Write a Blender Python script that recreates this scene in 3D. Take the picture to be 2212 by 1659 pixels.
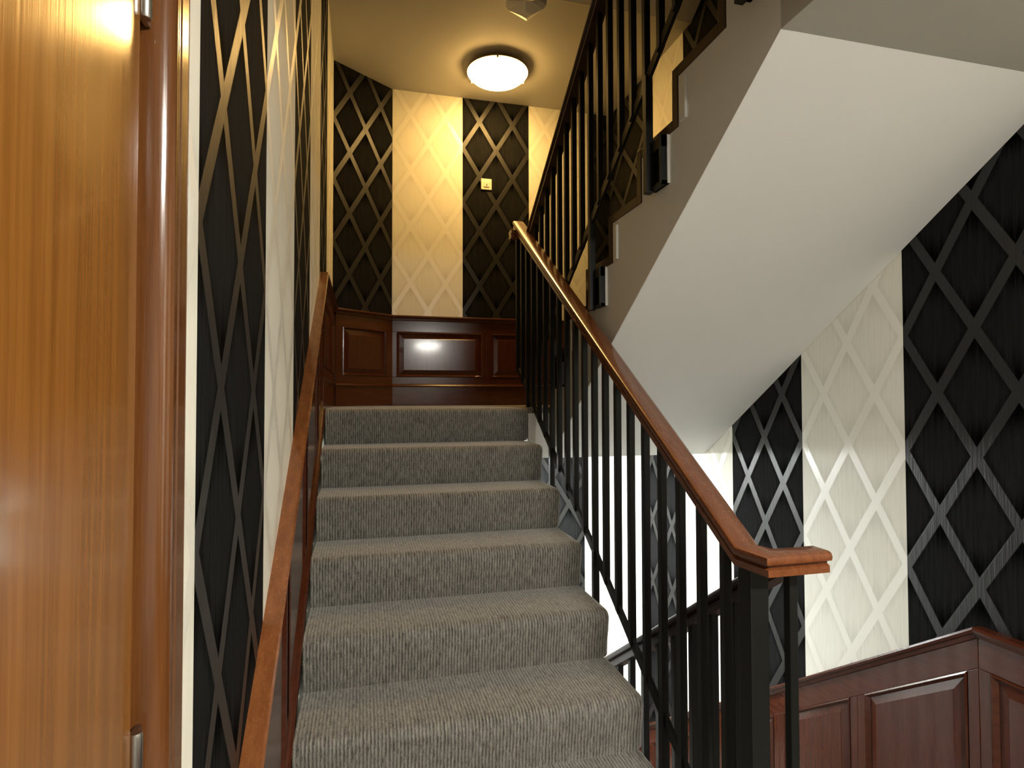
import bpy, bmesh, math
from mathutils import Vector, Matrix

# ------------------------------------------------------------------ scene, camera, world, exposure
scene = bpy.context.scene
for o in list(bpy.data.objects):
    bpy.data.objects.remove(o, do_unlink=True)
COL = scene.collection

RISE, RUN = 0.1808, 0.2726           # one stair: rise and going (m)
N = 8                                # risers in a flight
Y0 = 3.1266                          # top riser of the flight up (m in front of the camera)
LAND = -0.05                         # half landing, relative to eye height
FLOOR = LAND - N * RISE              # floor the photographer stands on, relative to eye
ZO = -FLOOR                          # floor becomes z = 0
M = RISE / RUN
XL, XR = -0.2063, 0.8806             # left wall / outer edge of the carpeted flight
XW = 1.964                           # right wall
YB = 4.447                           # back wall of the landings
YREAR = -3.0                         # wall behind the camera
CEIL1 = 0.914                        # ceiling of the floor the camera is on
CEIL2 = 2.326                        # ceiling above the half landing
SLABB = -0.328                       # underside of the half landing
YF = Y0 - (N - 1) * RUN              # first riser of the flight up

F_PX, YAW, PITCH, ROLL = 1270.0, 0.248, 0.0249, -0.0024
Rv = Vector((math.cos(YAW), -math.sin(YAW), 0))
Fh = Vector((math.sin(YAW), math.cos(YAW), 0))
U = Vector((0, 0, 1))
Fv = Fh * math.cos(PITCH) + U * math.sin(PITCH)
Vv = -Fh * math.sin(PITCH) + U * math.cos(PITCH)
R2 = Rv * math.cos(ROLL) + Vv * math.sin(ROLL)
V2 = -Rv * math.sin(ROLL) + Vv * math.cos(ROLL)
cd = bpy.data.cameras.new('camera')
cam = bpy.data.objects.new('camera', cd)
COL.objects.link(cam)
cam.matrix_world = Matrix(((R2.x, V2.x, -Fv.x, 0), (R2.y, V2.y, -Fv.y, 0), (R2.z, V2.z, -Fv.z, ZO), (0, 0, 0, 1)))
cd.sensor_fit = 'HORIZONTAL'; cd.sensor_width = 36.0
cd.lens = F_PX / 2212.0 * 36.0
cd.clip_start = 0.02
scene.camera = cam

w = bpy.data.worlds.new('world'); scene.world = w
w.use_nodes = True
w.node_tree.nodes['Background'].inputs[0].default_value = (0.9, 0.95, 1.0, 1)
w.node_tree.nodes['Background'].inputs[1].default_value = 0.0
scene.view_settings.view_transform = 'Standard'
scene.view_settings.look = 'None'
scene.view_settings.gamma = 1.0
scene.view_settings.use_curve_mapping = False
scene.view_settings.exposure = 0.0

LAMP_UP = ((1.0, 0.585, 0.175), 62.0)      # colour, strength of the glowing glass
LAMP_LOW = ((0.93, 0.97, 1.0), 270.0)
LAMP_HALL = ((1.0, 0.95, 0.86), 245.0)

# ------------------------------------------------------------------ object helpers
def tag(o, label=None, cat=None, group=None, kind=None):
    if label: o['label'] = label
    if cat: o['category'] = cat
    if group: o['group'] = group
    if kind: o['kind'] = kind
    return o

WORLD = {}
def thing(name, loc, label=None, cat=None, group=None, kind=None):
    o = bpy.data.objects.new(name, None)
    o.empty_display_size = 0.1
    o.location = (loc[0], loc[1], loc[2] + ZO)
    COL.objects.link(o)
    WORLD[o.name] = Vector(o.location)
    return tag(o, label, cat, group, kind)

def put(name, me, mat, parent=None):
    o = bpy.data.objects.new(name, me)
    COL.objects.link(o)
    if mat is not None and not me.materials:
        me.materials.append(mat)
    if parent is not None:
        o.parent = parent
        # parts are built in place: cancel the parent's own offset
        off = WORLD.get(parent.name)
        o.matrix_parent_inverse = Matrix.Translation(-off) if off is not None else Matrix.Identity(4)
    return o

class MB:
    """collects geometry of ONE part; coordinates are relative to eye height"""
    def __init__(self): self.bm = bmesh.new(); self.uv = None
    def v(self, p): return self.bm.verts.new((p[0], p[1], p[2] + ZO))
    def face(self, vs):
        try: return self.bm.faces.new(vs)
        except ValueError: return None
    def box(self, a, b):
        x0, y0, z0 = a; x1, y1, z1 = b
        c = [self.v(p) for p in ((x0,y0,z0),(x1,y0,z0),(x1,y1,z0),(x0,y1,z0),(x0,y0,z1),(x1,y0,z1),(x1,y1,z1),(x0,y1,z1))]
        for f in ((0,1,2,3),(4,5,6,7),(0,1,5,4),(1,2,6,5),(2,3,7,6),(3,0,4,7)):
            self.face([c[i] for i in f])
        return self
    def loft(self, rings, cap=True, closed=True):
        R = [[self.v(p) for p in r] for r in rings]
        n = len(R[0])
        for a, b in zip(R[:-1], R[1:]):
            for i in range(n if closed else n - 1):
                j = (i + 1) % n
                self.face([a[i], a[j], b[j], b[i]])
        if cap:
            self.face(R[0][::-1]); self.face(R[-1])
        return self
    def tri_prism_x(self, poly, x0, x1):
        """polygon in (y, z), may be concave, extruded along x"""
        a = [self.v((x0, y, z)) for y, z in poly]; b = [self.v((x1, y, z)) for y, z in poly]
        n = len(poly)
        for i in range(n):
            j = (i + 1) % n
            self.face([a[i], a[j], b[j], b[i]])
        self.face(a[::-1]); self.face(b)
        return self
    def mesh(self, name, bevel=0.0, smooth=False, seg=2, sharp=0.7):
        bm = self.bm
        bmesh.ops.recalc_face_normals(bm, faces=bm.faces)
        if bevel > 0:
            es = [e for e in bm.edges if len(e.link_faces) == 2 and e.calc_face_angle(0) > 0.5]
            bmesh.ops.bevel(bm, geom=es, offset=bevel, segments=seg, profile=0.6, affect='EDGES', clamp_overlap=True)
        if smooth:
            for f in bm.faces: f.smooth = True
            for e in bm.edges:
                if len(e.link_faces) == 2 and e.calc_face_angle(0) > sharp: e.smooth = False
        me = bpy.data.meshes.new(name)
        bm.to_mesh(me); bm.free()
        return me
    def build(self, name, mat, parent=None, bevel=0.0, smooth=False, seg=2, sharp=0.7):
        return put(name, self.mesh(name, bevel, smooth, seg, sharp), mat, parent)

def sweep(mb, profile, path):
    """closed profile [(side, up)] swept along a 3D polyline with mitred joints"""
    P = [Vector(p) for p in path]
    D = [(b - a).normalized() for a, b in zip(P[:-1], P[1:])]
    rings = []
    for i, p in enumerate(P):
        d = D[i] if i < len(D) else D[-1]
        n = d if i in (0, len(P) - 1) else (D[i-1] + D[i]).normalized()
        s = d.cross(Vector((0, 0, 1))).normalized(); u = s.cross(d)
        ring = []
        for a, b in profile:
            q = p + s * a + u * b
            k = (p - q).dot(n) / d.dot(n)
            ring.append(q + d * k)
        rings.append(ring)
    mb.loft(rings)
    return mb

# ------------------------------------------------------------------ materials
def nodes(name):
    m = bpy.data.materials.new(name); m.use_nodes = True
    nt = m.node_tree; b = nt.nodes['Principled BSDF']
    return m, nt, b
def N_(nt, t, **k):
    n = nt.nodes.new(t)
    for a, v in k.items(): setattr(n, a, v)
    return n
def L_(nt, a, b): nt.links.new(a, b)
def math_(nt, op, a, b=None, c=None, clamp=False):
    n = nt.nodes.new('ShaderNodeMath'); n.operation = op; n.use_clamp = clamp
    for i, x in enumerate((a, b, c)):
        if x is None: continue
        if isinstance(x, (int, float)): n.inputs[i].default_value = x
        else: nt.links.new(x, n.inputs[i])
    return n.outputs[0]
def mixc(nt, fac, a, b):
    n = nt.nodes.new('ShaderNodeMix'); n.data_type = 'RGBA'
    if isinstance(fac, (int, float)): n.inputs[0].default_value = fac
    else: nt.links.new(fac, n.inputs[0])
    for i, x in ((6, a), (7, b)):
        if isinstance(x, (tuple, list)): n.inputs[i].default_value = (*x[:3], 1)
        else: nt.links.new(x, n.inputs[i])
    return n.outputs[2]
def ramp(nt, fac, lo, hi):
    n = nt.nodes.new('ShaderNodeMapRange'); n.interpolation_type = 'SMOOTHSTEP'
    nt.links.new(fac, n.inputs[0]); n.inputs[1].default_value = lo; n.inputs[2].default_value = hi
    return n.outputs[0]
def coords(nt, kind, scale):
    tc = N_(nt, 'ShaderNodeTexCoord'); mp = N_(nt, 'ShaderNodeMapping')
    mp.inputs['Scale'].default_value = scale
    L_(nt, tc.outputs[kind], mp.inputs[0])
    return mp.outputs[0]
def noise(nt, vec, scale, detail=3, rough=0.5):
    n = N_(nt, 'ShaderNodeTexNoise')
    n.inputs['Scale'].default_value = scale; n.inputs['Detail'].default_value = detail; n.inputs['Roughness'].default_value = rough
    L_(nt, vec, n.inputs['Vector'])
    return n.outputs[0]
def bump(nt, b, h, strength, dist=0.002):
    n = N_(nt, 'ShaderNodeBump'); n.inputs['Strength'].default_value = strength; n.inputs['Distance'].default_value = dist
    L_(nt, h, n.inputs['Height']); L_(nt, n.outputs[0], b.inputs['Normal'])

def mat_plain(name, col, rough, metal=0.0, spec=0.5):
    m, nt, b = nodes(name)
    n = noise(nt, coords(nt, 'Object', (1, 1, 1)), 40, 2)
    c = mixc(nt, math_(nt, 'MULTIPLY', n, 0.35), col, tuple(x * 0.7 for x in col))
    L_(nt, c, b.inputs['Base Color'])
    b.inputs['Roughness'].default_value = rough; b.inputs['Metallic'].default_value = metal
    b.inputs['Specular IOR Level'].default_value = spec
    return m

def mat_wood(name, c1, c2, stretch, rough=0.22, coat=0.5, fine=1.0, spec=0.5, relief=0.12):
    """stretch: texture scale per axis, low along the grain"""
    m, nt, b = nodes(name)
    v = coords(nt, 'Object', stretch)
    n1 = noise(nt, v, 6.0, 6, 0.6)
    n2 = noise(nt, v, 40.0 * fine, 3, 0.6)
    f = math_(nt, 'ADD', math_(nt, 'MULTIPLY', n1, 0.75), math_(nt, 'MULTIPLY', n2, 0.3))
    f = ramp(nt, f, 0.33, 0.72)
    L_(nt, mixc(nt, f, c1, c2), b.inputs['Base Color'])
    r = math_(nt, 'ADD', math_(nt, 'MULTIPLY', n2, 0.10), rough - 0.05)
    L_(nt, r, b.inputs['Roughness'])
    b.inputs['Coat Weight'].default_value = coat; b.inputs['Coat Roughness'].default_value = 0.09
    b.inputs['Specular IOR Level'].default_value = spec
    bump(nt, b, n2, relief, 0.001)
    return m

def mat_wallpaper(name, base, dark, band, rough_base, rough_band, relief, spec_base=0.1, spec_band=0.5):
    m, nt, b = nodes(name)
    tc = N_(nt, 'ShaderNodeTexCoord'); sep = N_(nt, 'ShaderNodeSeparateXYZ')
    L_(nt, tc.outputs['UV'], sep.inputs[0])
    a = math_(nt, 'MULTIPLY', sep.outputs[0], 2.0)
    bb = math_(nt, 'DIVIDE', math_(nt, 'SUBTRACT', sep.outputs[1], 1.298), 0.427)
    p = math_(nt, 'FRACT', math_(nt, 'ADD', math_(nt, 'ADD', a, bb), 20.5))
    q = math_(nt, 'FRACT', math_(nt, 'ADD', math_(nt, 'SUBTRACT', a, bb), 20.5))
    dp = math_(nt, 'MINIMUM', p, math_(nt, 'SUBTRACT', 1.0, p))
    dq = math_(nt, 'MINIMUM', q, math_(nt, 'SUBTRACT', 1.0, q))
    d = math_(nt, 'MINIMUM', dp, dq)
    bandf = math_(nt, 'SUBTRACT', 1.0, ramp(nt, d, 0.066, 0.084))
    # printed shade towards the upper and lower points of every lozenge
    vv = math_(nt, 'ABSOLUTE', math_(nt, 'SUBTRACT', p, q))
    shade = ramp(nt, vv, 0.28, 0.85)
    edge = math_(nt, 'SUBTRACT', 1.0, ramp(nt, d, 0.08, 0.20))
    shade = math_(nt, 'MAXIMUM', shade, math_(nt, 'MULTIPLY', edge, 0.45))
    # fine wood-grain strokes
    mp = N_(nt, 'ShaderNodeMapping'); mp.inputs['Scale'].default_value = (52, 5.0, 1)
    L_(nt, tc.outputs['UV'], mp.inputs[0])
    g = noise(nt, mp.outputs[0], 1.0, 4, 0.65)
    g = ramp(nt, g, 0.40, 0.66)
    fac = math_(nt, 'ADD', shade, math_(nt, 'MULTIPLY', math_(nt, 'SUBTRACT', 0.5, g), 0.5), clamp=True)
    c = mixc(nt, fac, base, dark)
    c = mixc(nt, bandf, c, band)
    L_(nt, c, b.inputs['Base Color'])
    rr = math_(nt, 'ADD', math_(nt, 'MULTIPLY', bandf, rough_band - rough_base), rough_base)
    L_(nt, rr, b.inputs['Roughness'])
    L_(nt, math_(nt, 'ADD', math_(nt, 'MULTIPLY', bandf, spec_band - spec_base), spec_base), b.inputs['Specular IOR Level'])
    h = math_(nt, 'ADD', math_(nt, 'MULTIPLY', g, 0.5), math_(nt, 'MULTIPLY', bandf, 1.0))
    bump(nt, b, h, relief, 0.002)
    return m

def mat_carpet(name):
    m, nt, b = nodes(name)
    tc = N_(nt, 'ShaderNodeTexCoord')
    def uvn(sx, sy, det, ro, off=0.0):
        mp = N_(nt, 'ShaderNodeMapping'); mp.inputs['Scale'].default_value = (sx, sy, 1); mp.inputs['Location'].default_value = (off, off * 1.7, 0)
        L_(nt, tc.outputs['UV'], mp.inputs[0])
        return noise(nt, mp.outputs[0], 1.0, det, ro)
    n1 = uvn(150, 26, 3, 0.65)            # broken streaks along the ribs
    n2 = uvn(300, 120, 2, 0.6, 3.1)       # fleck
    n3 = uvn(14, 9, 3, 0.6, 7.7)          # wear
    sep = N_(nt, 'ShaderNodeSeparateXYZ'); L_(nt, tc.outputs['UV'], sep.inputs[0])
    rib = math_(nt, 'SINE', math_(nt, 'ADD', math_(nt, 'MULTIPLY', sep.outputs[0], 2 * math.pi / 0.0105), math_(nt, 'MULTIPLY', n1, 5.0)))
    rib = math_(nt, 'ADD', math_(nt, 'MULTIPLY', rib, 0.5), 0.5)
    f = math_(nt, 'ADD', math_(nt, 'MULTIPLY', rib, 0.24), math_(nt, 'ADD', math_(nt, 'MULTIPLY', n1, 0.75), math_(nt, 'ADD', math_(nt, 'MULTIPLY', n2, 0.40), math_(nt, 'MULTIPLY', n3, 0.18))))
    f = ramp(nt, f, 0.48, 1.12)
    c = mixc(nt, f, (0.052, 0.050, 0.045), (0.36, 0.342, 0.30))
    L_(nt, c, b.inputs['Base Color'])
    b.inputs['Roughness'].default_value = 0.95; b.inputs['Specular IOR Level'].default_value = 0.1
    b.inputs['Sheen Weight'].default_value = 0.5; b.inputs['Sheen Roughness'].default_value = 0.45
    b.inputs['Sheen Tint'].default_value = (1.0, 0.97, 0.9, 1)
    bump(nt, b, f, 0.6, 0.006)
    return m

def mat_plaster(name, col, amt=0.12):
    m, nt, b = nodes(name)
    v = coords(nt, 'Object', (1, 1, 1))
    n1 = noise(nt, v, 2.2, 4, 0.55); n2 = noise(nt, v, 70, 3, 0.6)
    sm = ramp(nt, noise(nt, v, 7.0, 5, 0.7), 0.69, 0.80)
    f = math_(nt, 'ADD', math_(nt, 'MULTIPLY', n1, amt), math_(nt, 'MULTIPLY', sm, 0.22))
    L_(nt, mixc(nt, f, col, tuple(x * 0.35 for x in col)), b.inputs['Base Color'])
    b.inputs['Roughness'].default_value = 0.75
    bump(nt, b, n2, 0.15, 0.001)
    return m

def mat_glow(name, colour, strength):
    m, nt, b = nodes(name)
    b.inputs['Base Color'].default_value = (0.9, 0.88, 0.8, 1)
    b.inputs['Emission Color'].default_value = (*colour, 1)
    b.inputs['Emission Strength'].default_value = strength
    b.inputs['Roughness'].default_value = 0.3
    return m

WP_DARK = mat_wallpaper('wallpaper_black', (0.0130, 0.0130, 0.0128), (0.0004, 0.0004, 0.0005), (0.0150, 0.0145, 0.0135), 0.80, 0.40, 0.4, 0.02, 0.40)
WP_CREAM = mat_wallpaper('wallpaper_cream', (0.76, 0.745, 0.65), (0.64, 0.625, 0.54), (0.785, 0.77, 0.68), 0.60, 0.30, 0.14, 0.08, 0.75)
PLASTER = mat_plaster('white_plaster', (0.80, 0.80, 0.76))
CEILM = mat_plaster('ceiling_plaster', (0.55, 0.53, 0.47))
STRINGM = mat_plaster('grey_string_paint', (0.82, 0.81, 0.75))
CARPET = mat_carpet('ribbed_grey_carpet')
BLACK = mat_plain('black_satin_metal', (0.0055, 0.006, 0.005), 0.45, 0.0, 0.35)
MAHOG_H = mat_wood('mahogany_horizontal', (0.050, 0.0115, 0.0045), (0.076, 0.019, 0.007), (1.2, 1.2, 9.0), 0.20, 0.26, 1.0, 0.32, 0.03)
MAHOG_V = mat_wood('mahogany_vertical', (0.046, 0.0105, 0.0042), (0.070, 0.0175, 0.0066), (9.0, 9.0, 0.9), 0.20, 0.26, 1.0, 0.32, 0.03)
RAILW = mat_wood('handrail_wood', (0.13, 0.039, 0.012), (0.205, 0.066, 0.022), (10.0, 1.0, 6.0), 0.26, 0.35)
CAPW = mat_wood('cap_rail_wood', (0.16, 0.052, 0.015), (0.25, 0.088, 0.027), (10.0, 1.0, 6.0), 0.26, 0.35)
DOORW = mat_wood('door_veneer', (0.155, 0.058, 0.0105), (0.222, 0.089, 0.0175), (3.0, 7.0, 0.22), 0.20, 0.45, 0.6)
FRAMEW = mat_wood('door_frame_wood', (0.085, 0.029, 0.008), (0.135, 0.050, 0.013), (12.0, 12.0, 0.4), 0.18, 0.4)
DARKTRIM = mat_plain('dark_brown_trim', (0.030, 0.011, 0.007), 0.35)
WHITEP = mat_plain('white_gloss_paint', (0.78, 0.77, 0.72), 0.35)
GREYW = mat_plain('off_white_paint', (0.86, 0.87, 0.86), 0.5)
PLASTIC = mat_plain('ivory_plastic', (0.74, 0.68, 0.55), 0.35)
STEEL = mat_plain('worn_steel', (0.42, 0.40, 0.37), 0.28, 1.0)
BRASS = mat_plain('dull_brass', (0.40, 0.28, 0.12), 0.35, 1.0)

# ------------------------------------------------------------------ the shell
def struct(name, mb, mat, label, cat=None, bevel=0.0):
    o = mb.build(name, mat, None, bevel)
    return tag(o, label, cat or name.split('_')[0], kind='structure')

ZT, ZB = 3.75, -3.10
XS = 1.0                                     # outer face of the upper flight's string
LOWL = FLOOR - N * RISE                      # lower half landing
DY0, DY1, DZ1 = -0.26, 0.645, 0.52           # door opening in the left wall
wl = MB()
wl.box((XL - 0.16, DY1, ZB), (XL, YB + 0.16, ZT))
wl.box((XL - 0.16, YREAR - 0.16, ZB), (XL, DY0, ZT))
wl.box((XL - 0.16, DY0, DZ1), (XL, DY1, ZT))
wl.box((XL - 0.16, DY0, ZB), (XL, DY1, FLOOR))
wall_left = struct('wall_left', wl, PLASTER, 'papered left wall beside the flight up, with the wooden door', 'wall')
wall_right = struct('wall_right', MB().box((XW, YREAR - 0.16, ZB), (XW + 0.16, YB + 0.16, ZT)), PLASTER, 'papered right wall beside the flight going down', 'wall')
wall_back = struct('wall_back', MB().box((XL, YB, ZB), (XW, YB + 0.16, ZT)), PLASTER, 'papered back wall of the half landings', 'wall')
wall_rear = struct('wall_front', MB().box((XL, YREAR - 0.16, ZB), (XW, YREAR, ZT)), PLASTER, 'plain wall at the far end of the floor landing', 'wall')
CH0, CH1 = (XL, 4.155), (0.203, YB)          # splayed corner of the landing
ch = MB()
ch.loft([[(CH0[0], CH0[1], z), (CH1[0], CH1[1], z), (XL, YB, z)] for z in (ZB, ZT)])
wall_splay = struct('wall_splay', ch, PLASTER, 'narrow splayed wall across the corner of the half landing', 'wall')
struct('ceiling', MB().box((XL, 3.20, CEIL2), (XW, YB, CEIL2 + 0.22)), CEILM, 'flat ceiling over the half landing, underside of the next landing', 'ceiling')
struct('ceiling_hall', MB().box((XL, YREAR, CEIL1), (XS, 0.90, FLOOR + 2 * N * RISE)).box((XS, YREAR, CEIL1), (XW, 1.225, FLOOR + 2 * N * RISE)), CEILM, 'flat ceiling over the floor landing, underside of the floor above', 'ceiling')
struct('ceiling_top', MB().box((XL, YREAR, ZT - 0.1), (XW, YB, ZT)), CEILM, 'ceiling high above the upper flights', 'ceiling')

def uvbox(name, a, b, mat, parent=None):
    o = MB().box(a, b).build(name, mat, parent)
    uv = o.data.uv_layers.new(name='UVMap')
    for lp in o.data.loops:
        c = o.data.vertices[lp.vertex_index].co
        uv.data[lp.index].uv = (c.x, c.y + c.z)
    return o
tag(uvbox('floor', (XL, YREAR, FLOOR - 0.03), (XW, YF, FLOOR), CARPET), 'grey ribbed carpet on the floor landing at the foot of the stairs', 'floor', kind='structure')
struct('floor_slab', MB().box((XL, YREAR, FLOOR - 0.30), (XW, YF - 0.01, FLOOR - 0.03)), PLASTER, 'plastered slab under the floor landing', 'floor')
tag(uvbox('floor_lower_landing', (XL, Y0, LOWL - 0.1), (XW, YB, LOWL), CARPET), 'grey carpet on the lower half landing', 'floor', kind='structure')

# ---- wallpaper drops, each one a piece of its wall
def clip(poly, a, b, c):
    """keep a*u + b*z + c >= 0"""
    out = []
    for i in range(len(poly)):
        p, q = poly[i], poly[(i + 1) % len(poly)]
        fp, fq = a*p[0] + b*p[1] + c, a*q[0] + b*q[1] + c
        if fp >= 0: out.append(p)
        if fp * fq < 0:
            k = fp / (fp - fq)
            out.append((p[0] + (q[0]-p[0])*k, p[1] + (q[1]-p[1])*k))
    return out
def drop(wall, org, dire, nrm, u0, u1, z0, z1, dark, left, clips=()):
    """org + dire*u along the wall; 'left' is u of the drop's left edge as the viewer sees it"""
    poly = [(u0, z0), (u1, z0), (u1, z1), (u0, z1)]
    for c in clips: poly = clip(poly, *c)
    if len(poly) < 3: return
    mb = MB()
    rings = []
    for d in (0.0, 0.0025):
        rings.append([(org[0] + dire[0]*u + nrm[0]*d, org[1] + dire[1]*u + nrm[1]*d, z) for u, z in poly])
    mb.loft(rings)
    o = mb.build('wallpaper_drop', WP_DARK if dark else WP_CREAM, wall)
    uv = o.data.uv_layers.new(name='UVMap')
    for lp in o.data.loops:
        c = o.data.vertices[lp.vertex_index].co
        u = (c.x - org[0]) * dire[0] + (c.y - org[1]) * dire[1]
        uv.data[lp.index].uv = (abs(u - left) / 0.53, c.z - ZO)
    return o

nosA = lambda y: LAND + (y - Y0) * M                      # nosing line of the flight up
SOF = lambda y: 0.24 - (y - 2.244) * M                    # underside of the upper flight
CAP_A = 0.76                                              # cap of the raking wainscot above the nosing line
CAPZ = 0.62                                               # cap on the half landing
CAPR = lambda y: -0.747 - (y - 1.507) * M                 # cap of the lower wainscot, right wall
CAPLOW = LOWL + 0.67
# left wall: u = y
L = (XL, 0.0); Ld = (0, 1); Ln = (1, 0)
ys = [0.786 - 0.0, 0.8162, 1.3462, 1.8762, 2.4062, 2.9362, 3.4662, 4.155]
ys[0] = 0.762
cols = [False, True, False, True, False, True, False]
for i in range(7):
    drop(wall_left, L, Ld, Ln, ys[i], ys[i+1], -1.30, ZT - 0.1, cols[i], ys[i+1] - 0.53 if i == 0 else ys[i],
         clips=((-M, 1.0, -(LAND - Y0*M + CAP_A - 0.03)),) if i < 5 else ((0, 1, -(CAPZ - 0.08)),))
for i, y in enumerate((-0.83, -1.36, -1.89, -2.42, -2.95)):
    drop(wall_left, L, Ld, Ln, y, y + 0.49, FLOOR + 0.7, CEIL1, i % 2 == 0, y)
# splayed corner
cl = math.hypot(CH1[0]-CH0[0], CH1[1]-CH0[1])
Cd = ((CH1[0]-CH0[0])/cl, (CH1[1]-CH0[1])/cl); Cn = (Cd[1], -Cd[0])
drop(wall_splay, CH0, Cd, Cn, 0, cl, CAPZ - 0.05, CEIL2, True, 0.0)
# back wall: u = x
B = (0.0, YB); Bd = (1, 0); Bn = (0, -1)
xs = [0.2066, 0.7366, 1.2666, 1.7966, XW]
for i in range(4):
    drop(wall_back, B, Bd, Bn, max(xs[i], CH1[0]), xs[i+1], CAPZ - 0.05, CEIL2, i % 2 == 1, xs[i])
xs = [XL, 0.1325, 0.6625, 1.1925, 1.7225, XW]
for i in range(5):
    drop(wall_back, B, Bd, Bn, xs[i], xs[i+1], CAPLOW - 0.05, SLABB, i % 2 == 1, xs[i+1] - 0.53 if i == 0 else xs[i])
# right wall: u = -y so that u grows to the viewer's right
Rr = (XW, 0.0); Rd = (0, -1); Rn = (-1, 0)
ylow = [YB, 3.83, 3.362, 2.832, 2.302, 1.772, 1.242, 0.712]
for i in range(7):
    drop(wall_right, Rr, Rd, Rn, -ylow[i], -ylow[i+1], -2.4, CEIL1, i % 2 == 1, -ylow[i+1] - 0.53,
         clips=((-M, 1.0, -(-0.747 + 1.507*M) + 0.03), (M, -1.0, 0.24 + 2.244*M + (2.0 if i < 2 else 0.15)), (0, -1, SLABB + 0.02 if i < 2 else CEIL1)) if i < 5 else ((0, 1, 0.95 if i == 5 else 0.80), (0, -1, CEIL1)))
yup = [YB, 3.83, 3.30, 2.77, 2.24, 1.71, 1.25]
for i in range(6):
    drop(wall_right, Rr, Rd, Rn, -yup[i], -yup[i+1], -0.05, ZT - 0.1, i % 2 == 0, -yup[i+1] - 0.53,
         clips=((-M, 1.0, -(LAND + Y0*M)),) if i > 1 else ((0, 1, -(CAPZ - 0.05)),))
for i in range(7):
    y = 0.712 - 0.53 * i
    drop(wall_right, Rr, Rd, Rn, -y, -y + 0.53, FLOOR + 0.70, CEIL1, i % 2 == 1, -y)

# ------------------------------------------------------------------ carpeted stairs
def step_profile(yn, z, run, rise, ov=0.019, sgn=1.0):
    """exposed line of one carpeted step, tread back -> rounded nosing -> riser foot; (y, z)"""
    pts = [(run + 0.012, 0.0), (run * 0.5, 0.0005), (0.045, 0.0)]
    for k in range(7):
        a = math.pi / 2 * k / 6
        pts.append((0.020 - math.sin(a) * 0.039, -0.034 + math.cos(a) * 0.034))
    pts += [(-0.014, -0.075), (-0.004, -0.12), (0.0, -rise + 0.006), (0.004, -rise)]
    return [(yn + sgn * p[0], z + p[1]) for p in pts]
def step_mesh(yn, z, x0, x1, run=RUN, rise=RISE, sgn=1.0, soft=True):
    pr = step_profile(yn, z, run, rise, sgn=sgn)
    inner = (yn + sgn * run, z - rise)
    mb = MB(); bm = mb.bm
    n = len(pr)
    ctr = (yn + sgn * run * 0.6, z - rise * 0.6)
    stations = [(x0, 0.0), (x1 - 0.024, 0.0), (x1 - 0.009, 0.004), (x1 - 0.002, 0.011), (x1, 0.021)] if soft else [(x0, 0.0), (x1, 0.0)]
    rows = []
    for x, ins in stations:
        row = []
        for i, (y, zz) in enumerate(pr):
            ty = pr[min(i+1, n-1)][0] - pr[max(i-1, 0)][0]; tz = pr[min(i+1, n-1)][1] - pr[max(i-1, 0)][1]
            l = math.hypot(ty, tz) or 1
            ny, nz = -tz / l, ty / l
            if ny * (ctr[0]-y) + nz * (ctr[1]-zz) < 0: ny, nz = -ny, -nz
            if i in (0,): ny, nz = 0, -1
            row.append(mb.v((x, y + ny*ins, zz + nz*ins)))
        row.append(mb.v((x, inner[0], inner[1])))
        rows.append(row)
    cum = [0]
    for i in range(1, n): cum.append(cum[-1] + math.hypot(pr[i][0]-pr[i-1][0], pr[i][1]-pr[i-1][1]))
    cum.append(cum[-1] + run)
    uvl = bm.loops.layers.uv.new('UVMap')
    key = {}
    for r, (x, ins) in zip(rows, stations):
        for i, v in enumerate(r): key[v] = (x, cum[i] + yn * 7.3)
    for a, b in zip(rows[:-1], rows[1:]):
        for i in range(n):
            mb.face([a[i], a[i+1], b[i+1], b[i]])
        mb.face([a[n], a[0], b[0], b[n]])
    mb.face(rows[0]); mb.face(rows[-1][::-1])
    for f in bm.faces:
        for lp in f.loops:
            u, v = key[lp.vert]
            if f.normal.length == 0: f.normal_update()
            lp[uvl].uv = (u, v)
    # the visible end face gets its own running direction
    rows_end = set(rows[-1])
    for f in bm.faces:
        if all(vv in rows_end for vv in f.verts):
            for lp in f.loops: lp[uvl].uv = (lp.vert.co.y, lp.vert.co.z)
    return mb

fl = thing('stair_flight', (0.35, YF, FLOOR), 'grey carpeted flight of eight steps rising to the half landing', 'staircase')
for i in range(N):
    step_mesh(Y0 - i * RUN, LAND - i * RISE, XL + 0.0205, XR).build('step', CARPET, fl, smooth=True)
# solid slab below the steps
def slab_poly(yfoot, ytop_, zfoot, ztop_, th):
    return None
pa = []
for i in range(N - 1, -1, -1):
    pa += [(Y0 - i*RUN + 0.03, LAND - (i+1)*RISE - 0.004), (Y0 - i*RUN + 0.03, LAND - i*RISE - 0.05)] if i == 0 else [(Y0 - i*RUN + 0.03, LAND - (i+1)*RISE - 0.004), (Y0 - i*RUN + 0.03, LAND - i*RISE - 0.19)]
pa = [(YF + 0.02, FLOOR - 0.03), (Y0 + 0.02, LAND - RISE - 0.03), (Y0 + 0.02, SLABB), (YF + 0.02, FLOOR - 0.30)]
MB().tri_prism_x(pa, XL + 0.004, XR - 0.004).build('stair_slab', PLASTER, fl)

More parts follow.
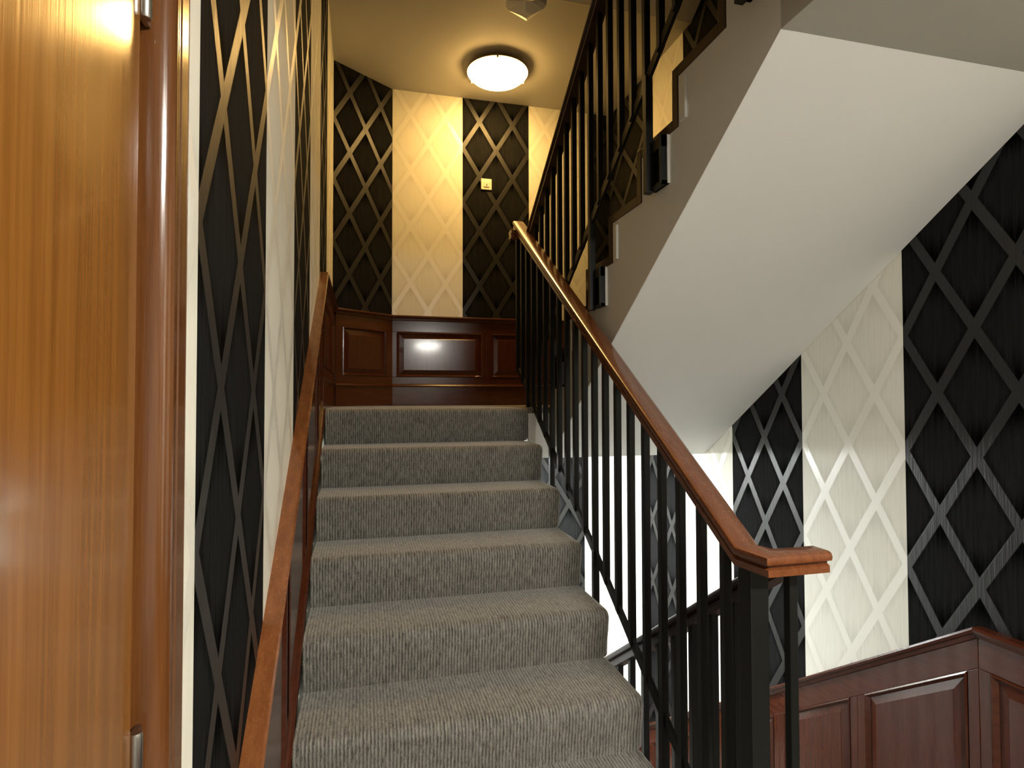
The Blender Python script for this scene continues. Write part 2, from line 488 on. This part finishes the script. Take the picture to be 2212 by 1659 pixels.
ld = thing('landing', (0.8, Y0, LAND), 'grey carpeted half landing between the two flights with white edge', 'landing')
uvbox('landing_carpet', (XL + 0.004, Y0 + RUN + 0.001, LAND - 0.03), (XW - 0.004, CH0[1], LAND), CARPET, ld)
uvbox('landing_carpet', (CH1[0], CH0[1], LAND - 0.03), (XW - 0.004, YB - 0.004, LAND), CARPET, ld)
uvbox('landing_carpet', (XR + 0.002, Y0, LAND - 0.03), (XW - 0.004, Y0 + RUN, LAND), CARPET, ld)
MB().box((XR + 0.002, Y0 - 0.004, SLABB), (XW - 0.004, YB - 0.004, LAND - 0.031)).build('landing_slab', PLASTER, ld)
MB().box((XL + 0.004, Y0 + RUN, SLABB), (XR, CH0[1], LAND - 0.031)).build('landing_slab', PLASTER, ld)
MB().box((CH1[0], CH0[1], SLABB), (XR, YB - 0.004, LAND - 0.031)).build('landing_slab', PLASTER, ld)

# upper flight, climbing back over the viewer's right
XS = 1.0
RB, HB = 0.264, 0.166
YrB = lambda j: 2.241 + (4 - j) * RB         # riser lines and levels of its stepped string
ZrB = lambda j: 0.725 + (j - 4) * HB
fb = thing('stair_flight', (1.5, Y0, LAND), 'flight of steps overhead with white sloping underside and grey stepped side', 'staircase')
for j in range(1, N):
    y = min(YrB(j), Y0 - 0.01)
    step_mesh(y - 0.02, ZrB(j) - 0.07, XS + 0.035, XW - 0.004, sgn=-1.0, soft=False, run=RB if j < 7 else y - 0.02 - 1.245, rise=HB).build('step', CARPET, fb, smooth=True)
def stepped(off_y, off_z, jmax=N):
    pts = []
    for j in range(1, jmax + 1):
        pts.append((YrB(j) + off_y, ZrB(j-1) + off_z)); pts.append((YrB(j) + off_y, ZrB(j) + off_z))
    return pts
top = stepped(-0.03, -0.27)
MB().tri_prism_x([(3.10, SLABB), (3.10, ZrB(1) - 0.27)] + [(1.226, ZrB(7) - 0.27), (1.226, CEIL1)], XS + 0.002, XW - 0.004).build('soffit', PLASTER, fb)
poly = [(3.10, SLABB + 0.002), (3.10, ZrB(0))] + stepped(0, 0, 7) + [(1.226, ZrB(7)), (1.226, CEIL1)]
MB().tri_prism_x(poly, XS, XS + 0.03).build('string', STRINGM, fb)
TH = 0.036
for j in range(1, N):
    y0, y1 = YrB(j), YrB(j + 1)
    MB().box((XS - 0.004, y0, ZrB(j-1)), (XS + 0.034, y0 + TH, ZrB(j) + TH)).build('edge_trim', DARKTRIM, fb, 0.003)
    MB().box((XS - 0.004, y1 + TH if j < N - 1 else 1.226, ZrB(j)), (XS + 0.034, y0, ZrB(j) + TH)).build('edge_trim', DARKTRIM, fb, 0.003)
for j in (2, 4, 6):
    MB().box((XS - 0.010, YrB(j) - 0.055, ZrB(j) - HB + 0.005), (XS, YrB(j) - 0.020, ZrB(j) - 0.020)).build('white_batten', WHITEP, fb, 0.003)

# lower flight
fz = thing('stair_flight', (1.5, Y0, LOWL), 'carpeted flight going down behind the black balusters', 'staircase')
for i in range(1, N):
    step_mesh(YF + i * RUN, FLOOR - i * RISE, XS + 0.035, XW - 0.004, sgn=-1.0, soft=False).build('step', CARPET, fz, smooth=True)
MB().tri_prism_x([(YF, FLOOR - 0.20), (Y0, LOWL - 0.02), (Y0, LOWL - 0.1), (YF, FLOOR - 0.5)], XS + 0.035, XW - 0.004).build('stair_slab', PLASTER, fz)
zp = [(YF - 0.0, FLOOR + 0.04)]
for i in range(1, N):
    zp += [(YF + (i-1)*RUN + 0.06, FLOOR - (i-1)*RISE + 0.04), (YF + (i-1)*RUN + 0.06, FLOOR - i*RISE + 0.04)]
zp += [(Y0, FLOOR - (N-1)*RISE + 0.04), (Y0, LOWL - 0.1), (YF, FLOOR - 0.45)]
MB().tri_prism_x(zp, XS, XS + 0.03).build('string', STRINGM, fz)

# flights of the storey above, closing the stairwell overhead
fu = thing('stair_flight', (0.35, 1.3, CEIL1 + 0.5), 'plastered underside of the next flight up, above the carpeted steps', 'staircase')
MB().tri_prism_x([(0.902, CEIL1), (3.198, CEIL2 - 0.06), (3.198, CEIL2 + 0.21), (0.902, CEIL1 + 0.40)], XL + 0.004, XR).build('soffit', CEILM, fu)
fv = thing('stair_flight', (1.5, 3.19, CEIL2), 'grey plastered underside of the topmost flight beside the ceiling lamp', 'staircase')
MB().tri_prism_x([(3.198, CEIL2), (3.198, CEIL2 + 0.22), (1.3, ZT - 0.12), (1.15, ZT - 0.12)], XS, XW - 0.004).build('soffit', PLASTER, fv)
# blunt white end of the string hanging below the ceiling
def ringp(r, z):
    return [(0.888 + r*math.cos(a), 3.16 + r*math.sin(a), z) for a in [math.radians(d) for d in (-108, -18, 72, 162)]]
en = MB(); en.loft([ringp(0.118, CEIL2 + 0.2), ringp(0.118, 2.228), ringp(0.100, 2.205), ringp(0.030, 2.172)])
en.build('string_end', GREYW, fu, 0.004)['label'] = 'blunt white string end hanging below the ceiling'

# ------------------------------------------------------------------ wainscot
class Wall2D:
    def __init__(s, org, d, n): s.o, s.d, s.n = org, d, n
    def p(s, u, z, w): return (s.o[0] + s.d[0]*u + s.n[0]*w, s.o[1] + s.d[1]*u + s.n[1]*w, z)
def prism(W, poly, w0, w1):
    mb = MB(); mb.loft([[W.p(u, z, w0) for u, z in poly], [W.p(u, z, w1) for u, z in poly]]); return mb
CAPPROF = [(0, -0.052), (0.012, -0.052), (0.014, -0.040), (0.024, -0.036), (0.027, -0.022), (0.038, -0.018), (0.042, -0.008), (0.038, 0.0), (0.0, 0.0)]
def mould(W, name, prof, line, parent, mat, u_list):
    """profile (out, up) swept along (u, z=line(u))"""
    mb = MB(); rings = []
    for k, u in enumerate(u_list):
        rings.append([W.p(u, line(u) + b, a) for a, b in prof])
    mb.loft(rings); return mb.build(name, mat, parent, smooth=False)
def wainscot(W, parent, us, ztop, zbot, skirt_h, stile_w=0.075, rail=0.075, matH=MAHOG_H, cap_mat=None, joints=None):
    """us: panel division lines along the wall; ztop/zbot: functions of u"""
    u0, u1 = us[0], us[-1]
    knots = [u0] + [j for j in (joints or []) if u0 < j < u1] + [u1]
    def band(a, b, f0, f1): return [(a, f0(a)), (b, f0(b)), (b, f1(b)), (a, f1(a))]
    for a, b in zip(knots[:-1], knots[1:]):
        # frame: board behind, rails, skirting
        prism(W, band(a, b, zbot, lambda u: ztop(u) - 0.01), 0.0, 0.006).build('back_board', MAHOG_V, parent)
        prism(W, band(a, b, lambda u: ztop(u) - 0.05 - rail, lambda u: ztop(u) - 0.03), 0.006, 0.016).build('top_rail', matH, parent, 0.002)
        prism(W, band(a, b, lambda u: zbot(u) + skirt_h, lambda u: zbot(u) + skirt_h + rail * 0.9), 0.006, 0.016).build('bottom_rail', matH, parent, 0.002)
        sk = prism(W, band(a, b, zbot, lambda u: zbot(u) + skirt_h), 0.006, 0.020).build('skirting', matH, parent, 0.003)
        mould(W, 'skirting_moulding', [(0.016, -0.012), (0.026, -0.012), (0.029, -0.004), (0.022, 0.006), (0.016, 0.010)], lambda u: zbot(u) + skirt_h, sk, matH, [a, b])
        mould(W, 'cap_rail', CAPPROF, ztop, parent, cap_mat or matH, [a, b])
    for i in range(len(us) - 1):
        a, b = us[i], us[i+1]
        lo = lambda u: zbot(u) + skirt_h + rail * 0.9
        hi = lambda u: ztop(u) - 0.05 - rail
        sw = stile_w / 2
        for c0, c1 in (((a, a + sw),) if i else ((a, a + sw),)) + (((b - sw, b),)):
            prism(W, band(c0, c1, lo, hi), 0.006, 0.016).build('stile', MAHOG_V, parent, 0.002)
        pa_, pb_ = a + sw, b - sw
        if pb_ - pa_ < 0.08: continue
        g, f = 0.012, 0.042
        # recessed moulding ring and raised field
        o4 = band(pa_, pb_, lo, hi)
        def inset(k): return [(pa_ + k, lo(pa_ + k) + k), (pb_ - k, lo(pb_ - k) + k), (pb_ - k, hi(pb_ - k) - k), (pa_ + k, hi(pa_ + k) - k)]
        mb = MB()
        rings = [(inset(0.0), 0.018), (inset(0.006), 0.021), (inset(0.014), 0.012), (inset(0.018), 0.007)]
        mb.loft([[W.p(u, z, w_) for u, z in r] for r, w_ in rings], cap=False)
        pm = mb
        mb = MB()
        mb.loft([[W.p(u, z, w_) for u, z in inset(k)] for k, w_ in ((0.018, 0.004), (0.018, 0.007), (0.050, 0.014), (0.052, 0.0155))])
        rp = mb.build('raised_panel', MAHOG_V, parent)
        pm.build('panel_moulding', matH, rp)

WL = Wall2D(L, Ld, Ln)
YP = Y0 + 0.0 - 0.02                       # where the rake meets the level cap on the left
def ztl(u): return min(LAND + (u - Y0) * M + CAP_A, CAPZ) if u < 3.2 else CAPZ
YP = Y0 + (CAPZ - CAP_A - LAND) / M
zbl = lambda u: nosA(u) - 0.06
t = thing('wainscot', (XL, YF, FLOOR), 'glossy mahogany wainscot raking up the left wall beside the carpeted steps', 'wainscot')
wainscot(WL, t, [0.80, 1.14, 1.64, 2.14, 2.64, YP], lambda u: nosA(u) + CAP_A, lambda u: nosA(u) - 0.02, 0.11, rail=0.07, cap_mat=CAPW)
t = thing('wainscot', (XL, 3.6, LAND), 'short level mahogany wainscot on the left wall of the half landing', 'wainscot')
wainscot(WL, t, [YP + 0.001, 3.62, 4.14], lambda u: CAPZ, lambda u: LAND, 0.150, rail=0.07)
WC = Wall2D(CH0, Cd, Cn)
t = thing('wainscot', ((CH0[0]+CH1[0])/2, (CH0[1]+CH1[1])/2, LAND), 'single dark mahogany panel on the splayed corner of the half landing', 'wainscot')
wainscot(WC, t, [0.018, cl - 0.004], lambda u: CAPZ, lambda u: LAND, 0.150, rail=0.07, stile_w=0.11)
WB = Wall2D(B, Bd, Bn)
t = thing('wainscot', (0.9, YB, LAND), 'polished mahogany wainscot on the back wall of the half landing, catching lamp reflection', 'wainscot')
wainscot(WB, t, [0.2035, 0.921, 1.56, XW - 0.03], lambda u: CAPZ, lambda u: LAND, 0.150, rail=0.07)
WR = Wall2D(Rr, Rd, Rn)
t = thing('wainscot', (XW, Y0, FLOOR - 1.4), 'mahogany wainscot raking down the right wall beside the flight going down', 'wainscot')
YRB = 1.507
ybot = 1.507 + (-0.747 - CAPLOW) / M
wainscot(WR, t, [-ybot, -3.41, -2.94, -2.47, -2.00, -YRB], lambda u: CAPR(-u), lambda u: CAPR(-u) - 0.93, 0.13, rail=0.085)
t = thing('wainscot', (XW, 0.8, FLOOR), 'level mahogany wainscot on the right wall at the head of the flight down', 'wainscot')
wainscot(WR, t, [-YRB + 0.001, -0.9, -0.35, 0.2, 0.75, 1.3, 1.85, 2.4, 2.99], lambda u: -0.747, lambda u: FLOOR, 0.13, rail=0.085)
t = thing('wainscot', (XW, 4.2, LOWL), 'level mahogany wainscot on the right wall of the lower half landing', 'wainscot')
if YB - ybot > 0.2: wainscot(WR, t, [-YB + 0.03, -ybot - 0.001], lambda u: CAPLOW, lambda u: LOWL, 0.15, rail=0.07)
t = thing('wainscot', (0.9, YB, LOWL), 'mahogany wainscot on the back wall of the lower half landing', 'wainscot')
wainscot(WB, t, [XL + 0.03, 0.35, 0.95, 1.5, XW - 0.045], lambda u: CAPLOW, lambda u: LOWL, 0.15, rail=0.07)

# ------------------------------------------------------------------ balustrades
RAIL = [(-0.027, -0.050), (0.027, -0.050), (0.027, -0.034), (0.019, -0.030), (0.019, -0.026), (0.034, -0.020), (0.036, -0.012), (0.033, -0.004), (0.025, 0.0), (-0.025, 0.0), (-0.033, -0.004), (-0.036, -0.012), (-0.034, -0.020), (-0.019, -0.026), (-0.019, -0.030), (-0.027, -0.034)]
def bar_mesh(h, sx, sy, lean):
    """upright bar, ends cut on the slope 'lean' (dz/dy), base centre at origin"""
    bm = bmesh.new(); vs = []
    for zz in (0, h):
        for x, y in ((-sx, -sy), (sx, -sy), (sx, sy), (-sx, sy)):
            vs.append(bm.verts.new((x, y, zz + y * lean)))
    for f in ((3,2,1,0),(4,5,6,7),(0,1,5,4),(1,2,6,5),(2,3,7,6),(3,0,4,7)): bm.faces.new([vs[i] for i in f])
    bmesh.ops.bevel(bm, geom=list(bm.edges), offset=0.0015, segments=1, affect='EDGES')
    me = bpy.data.meshes.new('baluster'); bm.to_mesh(me); bm.free(); me.materials.append(BLACK)
    return me
def bar(name, me, x, y, z, parent):
    o = bpy.data.objects.new(name, me); COL.objects.link(o)
    o.parent = parent
    o.location = (x - parent.location.x, y - parent.location.y, z + ZO - parent.location.z)
    WORLD[o.name] = Vector((x, y, z + ZO))
    return o
FLATR = [(-0.006, -0.017), (0.006, -0.017), (0.006, 0.017), (-0.006, 0.017)]

# --- flight up
XA = 0.92
hA = lambda y: nosA(y) + 0.915
bA = lambda y: nosA(y) + 0.0
bal = thing('balustrade', (XA, 1.25, FLOOR), 'black metal balustrade with brown wooden handrail along the flight up', 'balustrade')
YE = 3.465
ybend = 1.275
path = [(XA, YE, hA(YE)), (XA, ybend, hA(ybend)), (XA, 1.19, hA(ybend) + 0.004), (1.062, 1.19, hA(ybend) + 0.004)]
sweep(MB(), RAIL, path).build('handrail', RAILW, bal, smooth=True)
sweep(MB(), RAIL, [(0.865, YE - 0.01, hA(YE) - 0.065), (1.0, YE - 0.01, hA(YE) - 0.065)]).build('handrail_return', RAILW, bal, smooth=True)
sweep(MB(), FLATR, [(XA, YE + 0.02, bA(YE + 0.02)), (XA, 1.255, bA(1.255))]).build('bottom_rail', BLACK, bal)
mbA = bar_mesh(0.915 - 0.035, 0.0115, 0.0115, M)
k = 1
while 1.253 + 0.1113 * k < YE + 0.04:
    y = 1.253 + 0.1113 * k
    if y < YE + 0.03:
        bar('baluster', mbA, XA, y, bA(y) - 0.012, bal)
    k += 1
# supports running on below the bottom rail to the side of the stairs
for y in (1.698, 2.255, 2.823, 3.25):
    me = bar_mesh(0.26, 0.0125, 0.0125, 0)
    sp = bar('support', me, XA, y, bA(y) - 0.25, bal)
    mb = MB().box((XR - 0.004, y - 0.02, bA(y) - 0.25), (XA, y + 0.02, bA(y) - 0.19)); mb.build('bracket', BLACK, sp, 0.002)
MB().box((XA - 0.025, 1.228, FLOOR - 0.02), (XA + 0.025, 1.278, hA(ybend) - 0.042)).build('newel_post', BLACK, bal, 0.003)

# --- flight above
XBb = 0.965
nosB = lambda y: LAND + RISE + (Y0 - y) * M
hB = lambda y: nosB(y) + 1.0
bB = lambda y: nosB(y) + 0.150
bal2 = thing('balustrade', (XBb, 3.3, LAND), 'black metal balustrade climbing beside the upper flight, seen from below', 'balustrade')
sweep(MB(), RAIL, [(XBb, 3.40, hB(3.40)), (XBb, 1.27, hB(1.27))]).build('handrail', DARKTRIM, bal2, smooth=True)
sweep(MB(), FLATR, [(XBb, 3.42, bB(3.42)), (XBb, 1.27, bB(1.27))]).build('bottom_rail', BLACK, bal2)
mbB = bar_mesh(1.0 - 0.150 - 0.035, 0.0115, 0.0115, -M)
for k in range(-11, 9):
    y = 2.500 + 0.1052 * k
    bar('baluster', mbB, XBb, y, bB(y) - 0.012, bal2)
for j in (1, 3, 5, 7):
    y = YrB(j) - 0.117
    zt = bB(y)
    zb = ZrB(j) - HB + 0.0
    sp = MB().box((XBb - 0.0135, y - 0.0135, zb - 0.01), (XBb + 0.0135, y + 0.0135, zt + 0.01)).build('support', BLACK, bal2, 0.002)
    # hollow bracket box fixing the support to the string
    br = MB()
    ya, yb, za, zc = y - 0.085, y + 0.010, zb, zb + 0.165
    br.box((XBb, ya, za), (XS + 0.0, ya + 0.008, zc)); br.box((XBb + 0.018, yb - 0.008, za), (XS, yb, zc))
    br.box((XS - 0.006, ya, za), (XS, yb, zc))
    br.box((XBb + 0.005, ya, za), (XS, yb, za + 0.010)); br.box((XBb + 0.005, ya, zc - 0.04), (XS, yb, zc))
    br.build('bracket', BLACK, sp)
    MB().box((XS - 0.010, ya - 0.004, za), (XS, ya - 0.0005, zc)).build('bracket_edge', WHITEP, sp)

# --- flight down
XZ = 1.02
hZ = lambda y: -0.505 - (y - 1.445) * 0.6563
bZ = lambda y: hZ(y) - 0.90
bal3 = thing('balustrade', (XZ, 1.245, FLOOR), 'black balustrade descending beside the flight down, behind the newel post', 'balustrade')
sweep(MB(), RAIL, [(XZ, 1.235, hZ(1.235)), (XZ, 3.25, hZ(3.25))]).build('handrail', DARKTRIM, bal3, smooth=True)
sweep(MB(), FLATR, [(XZ, 1.245, bZ(1.245)), (XZ, 3.25, bZ(3.25))]).build('bottom_rail', BLACK, bal3)
mbZ = bar_mesh(0.86, 0.0115, 0.0115, -0.6563)
k = 0
while 1.245 + 0.1113 * k < 3.25:
    y = 1.245 + 0.1113 * k
    bar('baluster', mbZ, XZ, y, bZ(y), bal3); k += 1

# ------------------------------------------------------------------ ceiling lamps
def lamp(loc, colour, strength, label, r=0.208):
    x, y, z = loc
    t = thing('ceiling_lamp', (x, y, z), label, 'lamp', 'round glass ceiling lamps')
    def ring(rr, zz, n=48): return [(x + rr*math.cos(2*math.pi*i/n), y + rr*math.sin(2*math.pi*i/n), zz) for i in range(n)]
    MB().loft([ring(0.075, z), ring(0.075, z - 0.028), ring(0.06, z - 0.03)]).build('base_plate', WHITEP, t, smooth=True)
    MB().loft([ring(r + 0.002, z - 0.030), ring(r + 0.006, z - 0.036), ring(r + 0.006, z - 0.0445), ring(r - 0.01, z - 0.0445), ring(r - 0.01, z - 0.0385), ring(0.02, z - 0.0385)]).build('back_pan', BRASS, t, smooth=True)
    g = MB()
    g.loft([ring(r - 0.012, z - 0.040), ring(r + 0.004, z - 0.0455), ring(r * 0.985, z - 0.056), ring(r * 0.86, z - 0.078), ring(r * 0.62, z - 0.096), ring(r * 0.32, z - 0.106), ring(0.01, z - 0.109)])
    gs = g.build('glass_shade', mat_glow('lamp_glass', colour, strength), t, smooth=True)
    for a in (-0.5*math.pi - 0.22, math.pi/6 - 0.22, 5*math.pi/6 - 0.22):
        c, s = math.cos(a), math.sin(a)
        cb = MB()
        q = lambda rr, ww, zz: (x + c*rr - s*ww, y + s*rr + c*ww, zz)
        cb.loft([[q(r - 0.02, -0.007, z - 0.036), q(r - 0.02, 0.007, z - 0.036), q(r - 0.02, 0.007, z - 0.032), q(r - 0.02, -0.007, z - 0.032)],
                 [q(r + 0.008, -0.007, z - 0.036), q(r + 0.008, 0.007, z - 0.036), q(r + 0.008, 0.007, z - 0.032), q(r + 0.008, -0.007, z - 0.032)],
                 [q(r + 0.010, -0.007, z - 0.060), q(r + 0.010, 0.007, z - 0.060), q(r + 0.006, 0.007, z - 0.060), q(r + 0.006, -0.007, z - 0.060)]])
        cb.build('clip', BRASS, gs)
        rod = MB(); rod.loft([[q(0.07, -0.005, z - 0.030), q(0.07, 0.005, z - 0.030), q(0.07, 0.005, z - 0.024), q(0.07, -0.005, z - 0.024)],
                              [q(r - 0.015, -0.005, z - 0.036), q(r - 0.015, 0.005, z - 0.036), q(r - 0.015, 0.005, z - 0.031), q(r - 0.015, -0.005, z - 0.031)]])
        rod.build('arm', BRASS, t)
    return t
lamp((0.905, 3.965, CEIL2), *LAMP_UP, 'round glowing glass lamp, warm yellow, on the half landing ceiling')
lamp((0.905, 3.90, SLABB), *LAMP_LOW, 'round glowing glass lamp, cool white, under the half landing')
lamp((1.00, -0.60, CEIL1), *LAMP_HALL, 'round glowing glass lamp on the floor landing ceiling')

# ------------------------------------------------------------------ light switch
sw = thing('light_switch', (0.922, YB, 1.62), 'small square ivory light switch on black patterned wallpaper', 'light switch')
MB().box((0.880, YB - 0.014, 1.622), (0.964, YB - 0.0025, 1.708)).build('switch_plate', PLASTIC, sw, 0.004)
rk = MB().box((0.900, YB - 0.019, 1.642), (0.944, YB - 0.013, 1.688)).build('rocker', PLASTIC, sw, 0.003)
MB().loft([[(0.918, YB - 0.0195, 1.652), (0.928, YB - 0.0195, 1.652), (0.923, YB - 0.0195, 1.670)], [(0.918, YB - 0.018, 1.652), (0.928, YB - 0.018, 1.652), (0.923, YB - 0.018, 1.670)]]).build('marker', DARKTRIM, rk)

# ------------------------------------------------------------------ door in the left wall
dr = thing('door_1', (XL, 0.2, FLOOR), 'reddish brown flush wooden door with moulded frame beside the stairs', 'door', kind='structure')
lf = MB().box((XL - 0.050, DY0 + 0.012, FLOOR + 0.004), (XL + 0.002, 0.6165, DZ1 - 0.012)).build('door_leaf', DOORW, dr, 0.005)
MB().box((XL - 0.16, 0.618, FLOOR), (XL - 0.012, DY1 + 0.001, DZ1)).build('door_lining', FRAMEW, dr)
ARCH = [(-0.016, 0.619), (-0.010, 0.619), (-0.010, 0.637), (0.004, 0.639), (0.012, 0.6405), (0.019, 0.645), (0.0225, 0.651), (0.0225, 0.659), (0.019, 0.666), (0.012, 0.671), (0.007, 0.6725), (0.007, 0.676), (0.011, 0.678), (0.011, 0.704), (0.005, 0.706), (0.005, 0.709), (0.011, 0.711), (0.011, 0.734), (0.005, 0.736), (0.005, 0.739), (0.010, 0.741), (0.008, 0.750), (0.0, 0.752)]
ar = MB(); ar.loft([[(XL + a, y, FLOOR) for a, y in ARCH], [(XL + a, y, DZ1 + 0.11) for a, y in ARCH]])
ar.build('architrave', FRAMEW, dr, smooth=True, sharp=0.6)
ar = MB(); ar.loft([[(XL + a, DY0 + 0.645 - y + 0.026, FLOOR) for a, y in ARCH], [(XL + a, DY0 + 0.645 - y + 0.026, DZ1 + 0.11) for a, y in ARCH]])
ar.build('architrave', FRAMEW, dr, smooth=True, sharp=0.6)
MB().box((XL, DY0 - 0.1, DZ1), (XL + 0.013, 0.745, DZ1 + 0.11)).build('architrave', FRAMEW, dr, 0.004)
for z0 in (0.362, -0.405, -1.30):
    hb = MB()
    n = 14
    cyl = lambda r, zz: [(XL + 0.004 + r*math.cos(2*math.pi*i/n), 0.6185 + r*math.sin(2*math.pi*i/n), zz) for i in range(n)]
    h = hb.loft([cyl(0.0052, z0), cyl(0.0062, z0 + 0.003), cyl(0.0062, z0 + 0.095), cyl(0.0052, z0 + 0.098)]).build('hinge', STEEL, dr, smooth=True)
    MB().box((XL - 0.002, 0.619, z0 + 0.002), (XL + 0.003, 0.637, z0 + 0.096)).build('hinge_leaf', STEEL, h)
